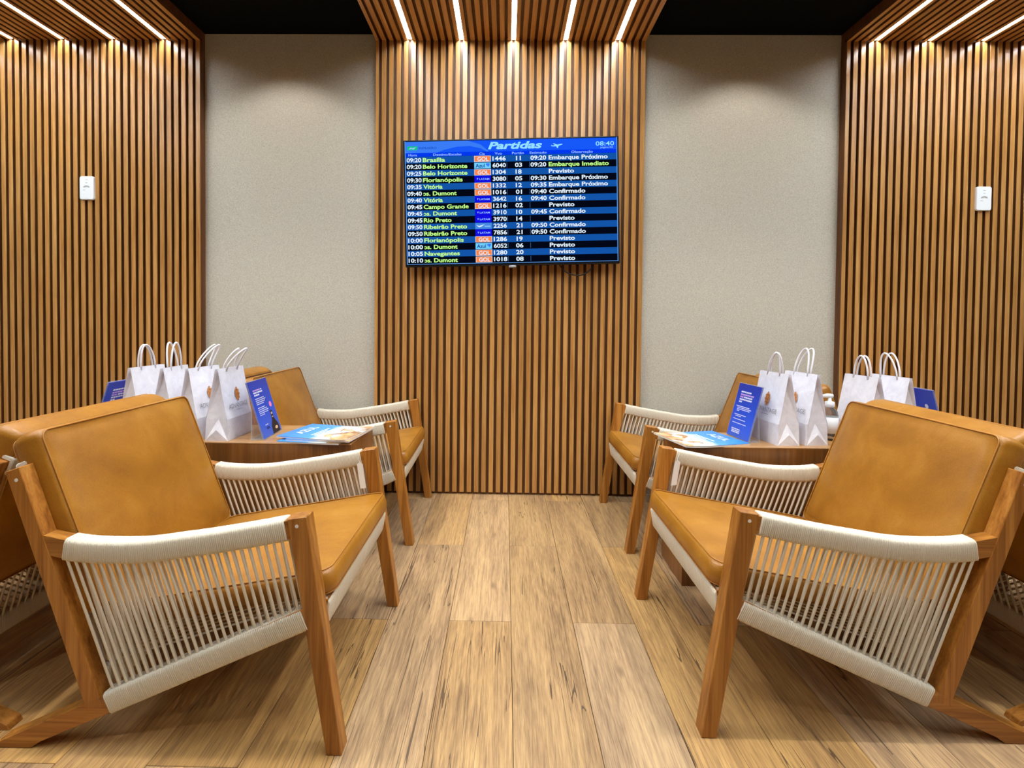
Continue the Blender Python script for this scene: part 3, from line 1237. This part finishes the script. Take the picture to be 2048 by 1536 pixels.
def magazine(name_label, corners, z, th=.006, mast=None, curl=0.0):
    """corners: masthead edge a-b, then c, d going round"""
    a, b, c, d = [Vector((*p, 0)) * KZ for p in corners]
    ctr = (a + b + c + d) / 4
    ux = ((c + d) / 2 - (a + b) / 2)
    Lx = ux.length
    ux.normalize()
    uy = Vector((-ux.y, ux.x, 0))
    Ly = ((b - a).length + (c - d).length) / 2
    sgn = 1 if (b - a).dot(uy) > 0 else -1
    ang = math.atan2(ux.y, ux.x)
    t = thing('magazine', name_label, 'magazine', (ctr.x, ctr.y, z), ang, 'magazines lying on the two tables')
    hx, hy = Lx / 2, Ly / 2
    n = 10

    def zc(x):
        q = max(0, (x / hx - .2) / .8)
        return curl * q * q
    pg, cv = MB(), MB()
    top = [(-hx + 2 * hx * k / n) for k in range(n + 1)]
    ringsP = [[(x, -hy, zc(x) + .0002), (x, hy, zc(x) + .0002), (x, hy, zc(x) + th - .0009), (x, -hy, zc(x) + th - .0009)] for x in top]
    pg.loft(ringsP)
    pg.build('pages', M['mag_edge'], t)
    ringsC = [[(x, -hy - .001, zc(x) + th - .0008), (x, hy + .001, zc(x) + th - .0008), (x, hy + .001, zc(x) + th), (x, -hy - .001, zc(x) + th)] for x in top]
    cv.loft(ringsC)
    cv.build('cover', M['mag_cover'], t)
    if mast:
        tm = MB()
        # letters read along the masthead edge
        put_text(tm, mast, 0.02, -hy * .52, hy * .52, 0, hx * .26,
                 lambda u, v, dd: (-hx + hx * .50 - v, u, th + .0006 + zc(-hx * .6)))
        tm.build('printed_title', M['mag_white'], t)
        ln = MB()
        for k, (p, q) in enumerate(((-.6, .5), (-.6, .2), (-.6, .35))):
            x = -hx * (.16 - .09 * k)
            ln.add([(x - .005, hy * p, th + .0006), (x - .005, hy * q, th + .0006), (x + .002, hy * q, th + .0006), (x + .002, hy * p, th + .0006)], [(0, 1, 2, 3)])
        ln.build('printed_lines', M['mag_white'], t)
    return t


magazine('blue covered magazine at the bottom of the stack on the left table', [(-.838, 1.786), (-.81, 1.985), (-.568, 1.955), (-.612, 1.775)], TZ, .006)
magazine('blue covered magazine in the middle of the stack on the left table, mostly covered', [(-.800, 1.800), (-.78, 2.01), (-.530, 1.975), (-.560, 1.765)], TZ + .0062, .006, None, .004)
magazine('blue magazine lying on top of the stack with white title and tan picture', [(-.839, 1.82), (-.807, 2.036), (-.525, 1.975), (-.572, 1.757)], TZ + .0124, .006, 'AZUL', .004)
magazine('single blue magazine with white title reaching over the end of the right table', [(.908, 1.845), (.868, 2.055), (.601, 1.985), (.650, 1.778)][::1], TZ, .007, 'AZUL', .006)

# ------------------------------------------------------------------ hand gel
t = thing('hand_gel_bottle', 'clear pump bottle with white top half hidden behind the right row of bags', 'bottle', (1.305, 2.000, TZ))
t.scale = (.86, .86, .97)
b = MB()
b.lathe([(.001, 0), (.034, 0), (.036, .004), (.036, .10), (.032, .118), (.018, .132), (.0155, .136)], 24)
b.build('bottle_body', M['gel'], t, smooth=True)
b = MB()
b.lathe([(.0366, .03), (.0366, .095)], 24)
b.v = [v for v in b.v]
b.build('bottle_label', M['white_plastic'], t, smooth=True)
b = MB()
b.lathe([(.0155, .134), (.020, .136), (.020, .156), (.008, .160), (.006, .176)], 20)
b.build('screw_cap', M['white_plastic'], t, smooth=True)
b = MB()
b.tube([(.012, 0, .180), (-.010, 0, .182), (-.034, 0, .180), (-.040, 0, .172)], [.009, .009, .006, .004], 10)
b.build('pump_head', M['white_plastic'], t, smooth=True)

# ------------------------------------------------------------------ paper tags on the arms


def swing_tag(p_arm, p_tag, lab):
    t = thing('paper_tag', lab, 'tag', p_arm)
    q = Vector(p_tag) - Vector(p_arm)
    b = MB()
    b.tube([(0, 0, 0), (q.x * .5 - .003, q.y * .5, q.z * .5), (q.x, q.y, q.z)], .0011, 5)
    b.build('string', M['cord'], t)
    b = MB()
    s = 1 if q.x > 0 else -1
    b.prism([(q.x - .010, q.z - .004), (q.x, q.z + .004), (q.x + .010, q.z - .004), (q.x + s * .012 + .010, q.z - .085), (q.x + s * .012 - .010, q.z - .088)], q.y - .0004, q.y + .0004)
    b.build('tag_card', M['tag_paper'], t)
    return t


swing_tag((-.500, 1.683, .530), (-.493, 1.676, .503), 'white paper tag hanging from the arm of the near left armchair')
swing_tag((.622, 1.753, .530), (.612, 1.745, .506), 'white paper tag hanging from the arm of the near right armchair')

# ------------------------------------------------------------------ wall plates


def wall_plate(x, z, lab):
    t = thing('wall_plate', lab, 'wall plate', (x, YW, z))
    b = MB()
    ol = rr_outline(.041, .066, .010, 4)
    b.loft([[(u, -.0002, v) for u, v in ol], [(u, -.010, v) for u, v in ol], [(u * .95, -.013, v * .97) for u, v in ol]])
    b.build('cover_plate', M['white_plastic'], t)
    g = MB()
    pts = [(.018 * math.cos(math.pi * k / 10), .002 + .011 * math.sin(math.pi * k / 10)) for k in range(11)]
    pts += [(.012 * math.cos(math.pi * k / 8), .001 + .004 * math.sin(math.pi * k / 8)) for k in range(8, -1, -1)]
    g.loft([[(u, -.0128, v) for u, v in pts], [(u, -.0142, v) for u, v in pts]])
    g.build('sensor_window', M['grey_plastic'], t)
    g = MB()
    for u0, u1, v in ((-.006, .006, .028), (-.008, .008, .045), (-.020, -.008, -.012)):
        g.box(u0, u1, -.0134, -.0128, v - .0012, v + .0012)
    g.build('indicator_marks', M['grey_plastic'], t)
    return t


wall_plate(-2.377, 1.719, 'white wall plate with a grey half round window on the left slatted panel')
wall_plate(2.633, 1.692, 'white wall plate with a grey half round window on the right slatted panel')

# ------------------------------------------------------------------ flight screen
TW, TH = 1.177, .693
tv = thing('flight_screen', 'wide blue departures screen hanging slightly crooked on the slatted wall', 'screen', (.0257, 2.722, 1.6418))
tv.rotation_euler = (0, -0.0265, 0)
hw, hh = TW / 2, TH / 2
b = MB()
b.box(-hw, hw, 0, .030, -hh, hh)
b.build('bezel', M['black_plastic'], tv, bevel=.003)
b = MB()
b.box(-hw * .62, hw * .62, .0302, .060, -hh * .55, hh * .45)
b.build('rear_housing', M['black_plastic'], tv)
b = MB()
b.box(-.20, .20, .0602, .0725, -.15, .15)
b.build('wall_bracket', M['black_plastic'], tv)
b = MB()
b.box(-.020, .020, -.002, .012, -hh - .012, -hh + .001)
b.build('logo_tab', M['silver'], tv, bevel=.003)


def scr(u, v, d=0.0):
    """u right 0..1, v down 0..1 of the set's outline"""
    return (-hw + u * TW, -.0012 - d, hh - v * TH)


def scr_t(u, v, d=0.0):     # text space: v is up from the bottom
    return (-hw + u * TW, -.0012 - d, -hh + v * TH)


def quad(mb, u0, u1, v0, v1, d):
    mb.add([scr(u0, v1, d), scr(u1, v1, d), scr(u1, v0, d), scr(u0, v0, d)], [(0, 1, 2, 3)])


G = {'row': (18, 84, 168), 'dark': (4, 8, 22), 'head': (22, 88, 248), 'head2': (58, 124, 246), 'cols': (4, 56, 238), 'white': (228, 242, 255),
     'cyan': (150, 226, 255), 'green': (196, 255, 140), 'pale': (150, 196, 255), 'orange': (250, 132, 72), 'sky': (112, 208, 255), 'navy': (16, 58, 150),
     'latam': (16, 14, 228), 'teal': (70, 140, 226), 'flag': (20, 196, 130), 'edge': (96, 158, 240), 'logo_dark': (20, 74, 190)}
GM = {k: glow('screen_' + k, c) for k, c in G.items()}
S = {k: MB() for k in G}
eu, ev0, ev1 = .012, .014, .975
quad(S['dark'], eu - .004, 1 - eu + .004, ev0 - .006, ev1 + .006, .0)
quad(S['edge'], eu - .004, eu - .0005, ev0 - .004, ev1 + .004, .0003)
quad(S['edge'], 1 - eu + .0005, 1 - eu + .004, ev0 - .004, ev1 + .004, .0003)
quad(S['edge'], eu - .004, 1 - eu + .004, ev1 + .001, ev1 + .005, .0003)
HB, CB = .102, .132
quad(S['head'], eu, 1 - eu, ev0, HB, .0003)
quad(S['cols'], eu, 1 - eu, HB, CB, .0003)
# lighter swoosh across the header
n = 20
pts = [(eu, HB), (eu, ev0)] + [(eu + .34 * k / n, ev0 + .004 * k / n) for k in range(n + 1)] + [(.352 + .06 * k / n, .018 + (HB - .018) * (k / n)) for k in range(n + 1)] + \
      [(.412 - .17 * k / n, HB - .055 * math.sin(math.pi * min(1, .5 + .5 * 1) * k / n) * 1.0) for k in range(n + 1)]
S['head2'].add([scr(u, v, .0005) for u, v in ((eu, HB), (eu, ev0), (.30, ev0), (.36, .045), (.40, HB), (.39, HB), (.36, .075), (.31, .056), (.25, .060), (.19, .082), (.16, HB))],
               [tuple(range(11))])
put_text(S['cyan'], 'Partidas', .035, .395, .646, 1 - .083, .056, scr_t, .25, depth=.0009)
put_text(S['cyan'], '08:40', .012, .893, .978, 1 - .074, .034, scr_t, depth=.0009)
put_text(S['pale'], 'página 02', .012, .915, .972, 1 - .094, .013, scr_t, depth=.0009)
for s, c, w_ in (('Hora', .045, .040), ('Destino/Escalas', .206, .132), ('Cia', .367, .026), ('Voo', .443, .034), ('Portão', .534, .056), ('Estimado', .627, .078), ('Observação', .830, .100)):
    put_text(S['pale'], s, .012, c - w_ / 2, c + w_ / 2, 1 - .1275, .0190, scr_t, depth=.0009)
S['flag'].add([scr(u, v, .0007) for u, v in ((.020, .050), (.068, .050), (.066, .080), (.020, .080))], [(0, 1, 2, 3)])
S['pale'].add([scr(u, v, .0009) for u, v in ((.026, .074), (.036, .058), (.044, .064), (.062, .056), (.048, .076), (.040, .069))], [tuple(range(6))])
put_text(S['logo_dark'], 'INFRAERO', .012, .074, .156, 1 - .073, .017, scr_t, depth=.0009)
# aeroplane
pl = [(.742, .057), (.735, .054), (.716, .060), (.700, .049), (.696, .050), (.705, .064), (.694, .067), (.690, .062), (.687, .063), (.690, .072), (.700, .074), (.711, .072), (.715, .087), (.719, .087), (.722, .069), (.735, .063)]
S['cyan'].add([scr(u, v, .0009) for u, v in pl], [tuple(range(len(pl)))])
RP = (ev1 - CB) / 16
PIECES = []


def piece(name, key, u0, u1, v0, v1, d):
    q = MB()
    quad(q, u0, u1, v0, v1, d)
    PIECES.append((name, q, key))


for i, (tm, dest, du, co, fl, gt, es, ob, ou, imm) in enumerate(ROWS):
    v0 = CB + RP * i
    v1 = v0 + RP
    base = 1 - (v0 + RP * .80)
    cap = RP * .63
    if i % 2 == 0:
        band = MB()
        quad(band, eu, 1 - eu, v0 + .0008, v1 - .0008, .0003)
        PIECES.append(('blue_row', band, 'row'))
    else:
        for a in (.0857, .481, .586):
            quad(S['edge'], a, a + .0008, v0 + .006, v1 - .006, .0005)
    put_text(S['white'], tm, BOLD, .016, .084, base, cap, scr_t, depth=.0009)
    put_text(S['green'], dest, BOLD, .091 if not dest.startswith('os') else .0865, du, base, cap, scr_t, depth=.0009)
    if dest.startswith('os'):
        piece('column_cover', 'dark' if i % 2 else 'row', .0848, .0915, v0 + .001, v1 - .001, .0012)
    put_text(S['white'], fl, BOLD, .415, .477, base, cap, scr_t, depth=.0009)
    put_text(S['white'], gt, BOLD, .519, .552, base, cap, scr_t, like='03', depth=.0009)
    if es:
        put_text(S['white'], es, BOLD, .591, .664, base, cap, scr_t, depth=.0009)
    put_text(S['green' if imm else 'white'], ob, BOLD, .675, ou, base, cap, scr_t, depth=.0009)
    a, b_ = .330, .407
    if co == 'GOL':
        piece('logo_border', 'white', a, b_, v0 + .003, v1 - .003, .0006)
        piece('orange_logo_box', 'orange', a + .002, b_ - .002, v0 + .0055, v1 - .0055, .0008)
        put_text(S['white'], 'GOL', .02, a + .015, b_ - .010, 1 - (v0 + RP * .80), RP * .58, scr_t, depth=.0012)
    elif co == 'AZ':
        piece('light_blue_logo_box', 'sky', a, b_, v0 + .003, v1 - .003, .0006)
        put_text(S['navy'], 'Azul', .02, a + .006, a + .048, 1 - (v0 + RP * .78), RP * .56, scr_t, depth=.0012)
        S['head2'].add([scr(u, v, .0012) for u, v in ((a + .054, v0 + .012), (a + .062, v0 + .009), (a + .073, v0 + .012), (a + .070, v0 + .026), (a + .064, v0 + .041), (a + .062, v0 + .030), (a + .055, v0 + .024))], [tuple(range(7))])
    elif co == 'LA':
        piece('dark_blue_logo_box', 'latam', a, b_, v0 + .0005, v1 - .0005, .0006)
        put_text(S['pale'], 'LATAM', .02, a + .022, b_ - .008, 1 - (v0 + RP * .64), RP * .27, scr_t, depth=.0012)
        S['pale'].add([scr(u, v, .0012) for u, v in ((a + .011, v0 + .019), (a + .018, v0 + .019), (a + .013, v0 + .034))], [(0, 1, 2)])
    else:
        piece('teal_logo_box', 'teal', a, b_, v0 + .002, v1 - .002, .0006)
        S['white'].add([scr(u, v, .0012) for u, v in ((a + .006, v0 + .020), (a + .018, v0 + .026), (a + .045, v0 + .013), (a + .026, v0 + .034), (a + .016, v0 + .036))], [tuple(range(5))])
        quad(S['pale'], a + .044, b_ - .006, v0 + .026, v0 + .033, .0012)
names = {'row': 'blue_rows', 'dark': 'dark_rows', 'head': 'header_band', 'head2': 'header_swoosh', 'cols': 'column_header', 'white': 'white_lettering', 'cyan': 'title_lettering',
         'green': 'green_lettering', 'pale': 'small_lettering', 'orange': 'orange_logo_boxes', 'sky': 'light_blue_logo_boxes', 'navy': 'navy_lettering', 'latam': 'dark_blue_logo_boxes',
         'teal': 'teal_logo_box', 'flag': 'green_emblem', 'edge': 'screen_edge', 'logo_dark': 'agency_lettering'}
panel = mesh('display', S['dark'].v, S['dark'].f, GM['dark'], tv)
for k in G:
    if k != 'dark' and S[k].v:
        mesh(names[k], S[k].v, S[k].f, GM[k], panel)
for nm, q, k in PIECES:
    mesh(nm, q.v, q.f, GM[k], panel)

# cable looping out below the screen
b = MB()
cp = [(.285, 2.765, 1.33), (.300, 2.762, 1.300), (.330, 2.760, 1.268), (.375, 2.759, 1.249), (.420, 2.759, 1.250), (.460, 2.760, 1.272), (.480, 2.762, 1.300), (.488, 2.765, 1.34)]
sp = []
for i in range(len(cp) - 1):
    p0, p1, p2, p3 = [Vector(cp[max(0, min(len(cp) - 1, i + k))]) for k in (-1, 0, 1, 2)]
    for q in (0, .25, .5, .75):
        sp.append(.5 * ((2 * p1) + (p2 - p0) * q + (2 * p0 - 5 * p1 + 4 * p2 - p3) * q * q + (3 * p1 - p0 - 3 * p2 + p3) * q ** 3))
sp.append(Vector(cp[-1]))
b.tube(sp, .0035, 8)
tag(b.build('power_cable', M['black_rubber'], smooth=True), 'thin black cable looping down below the flight screen', 'cable')

bpy.context.view_layer.update()
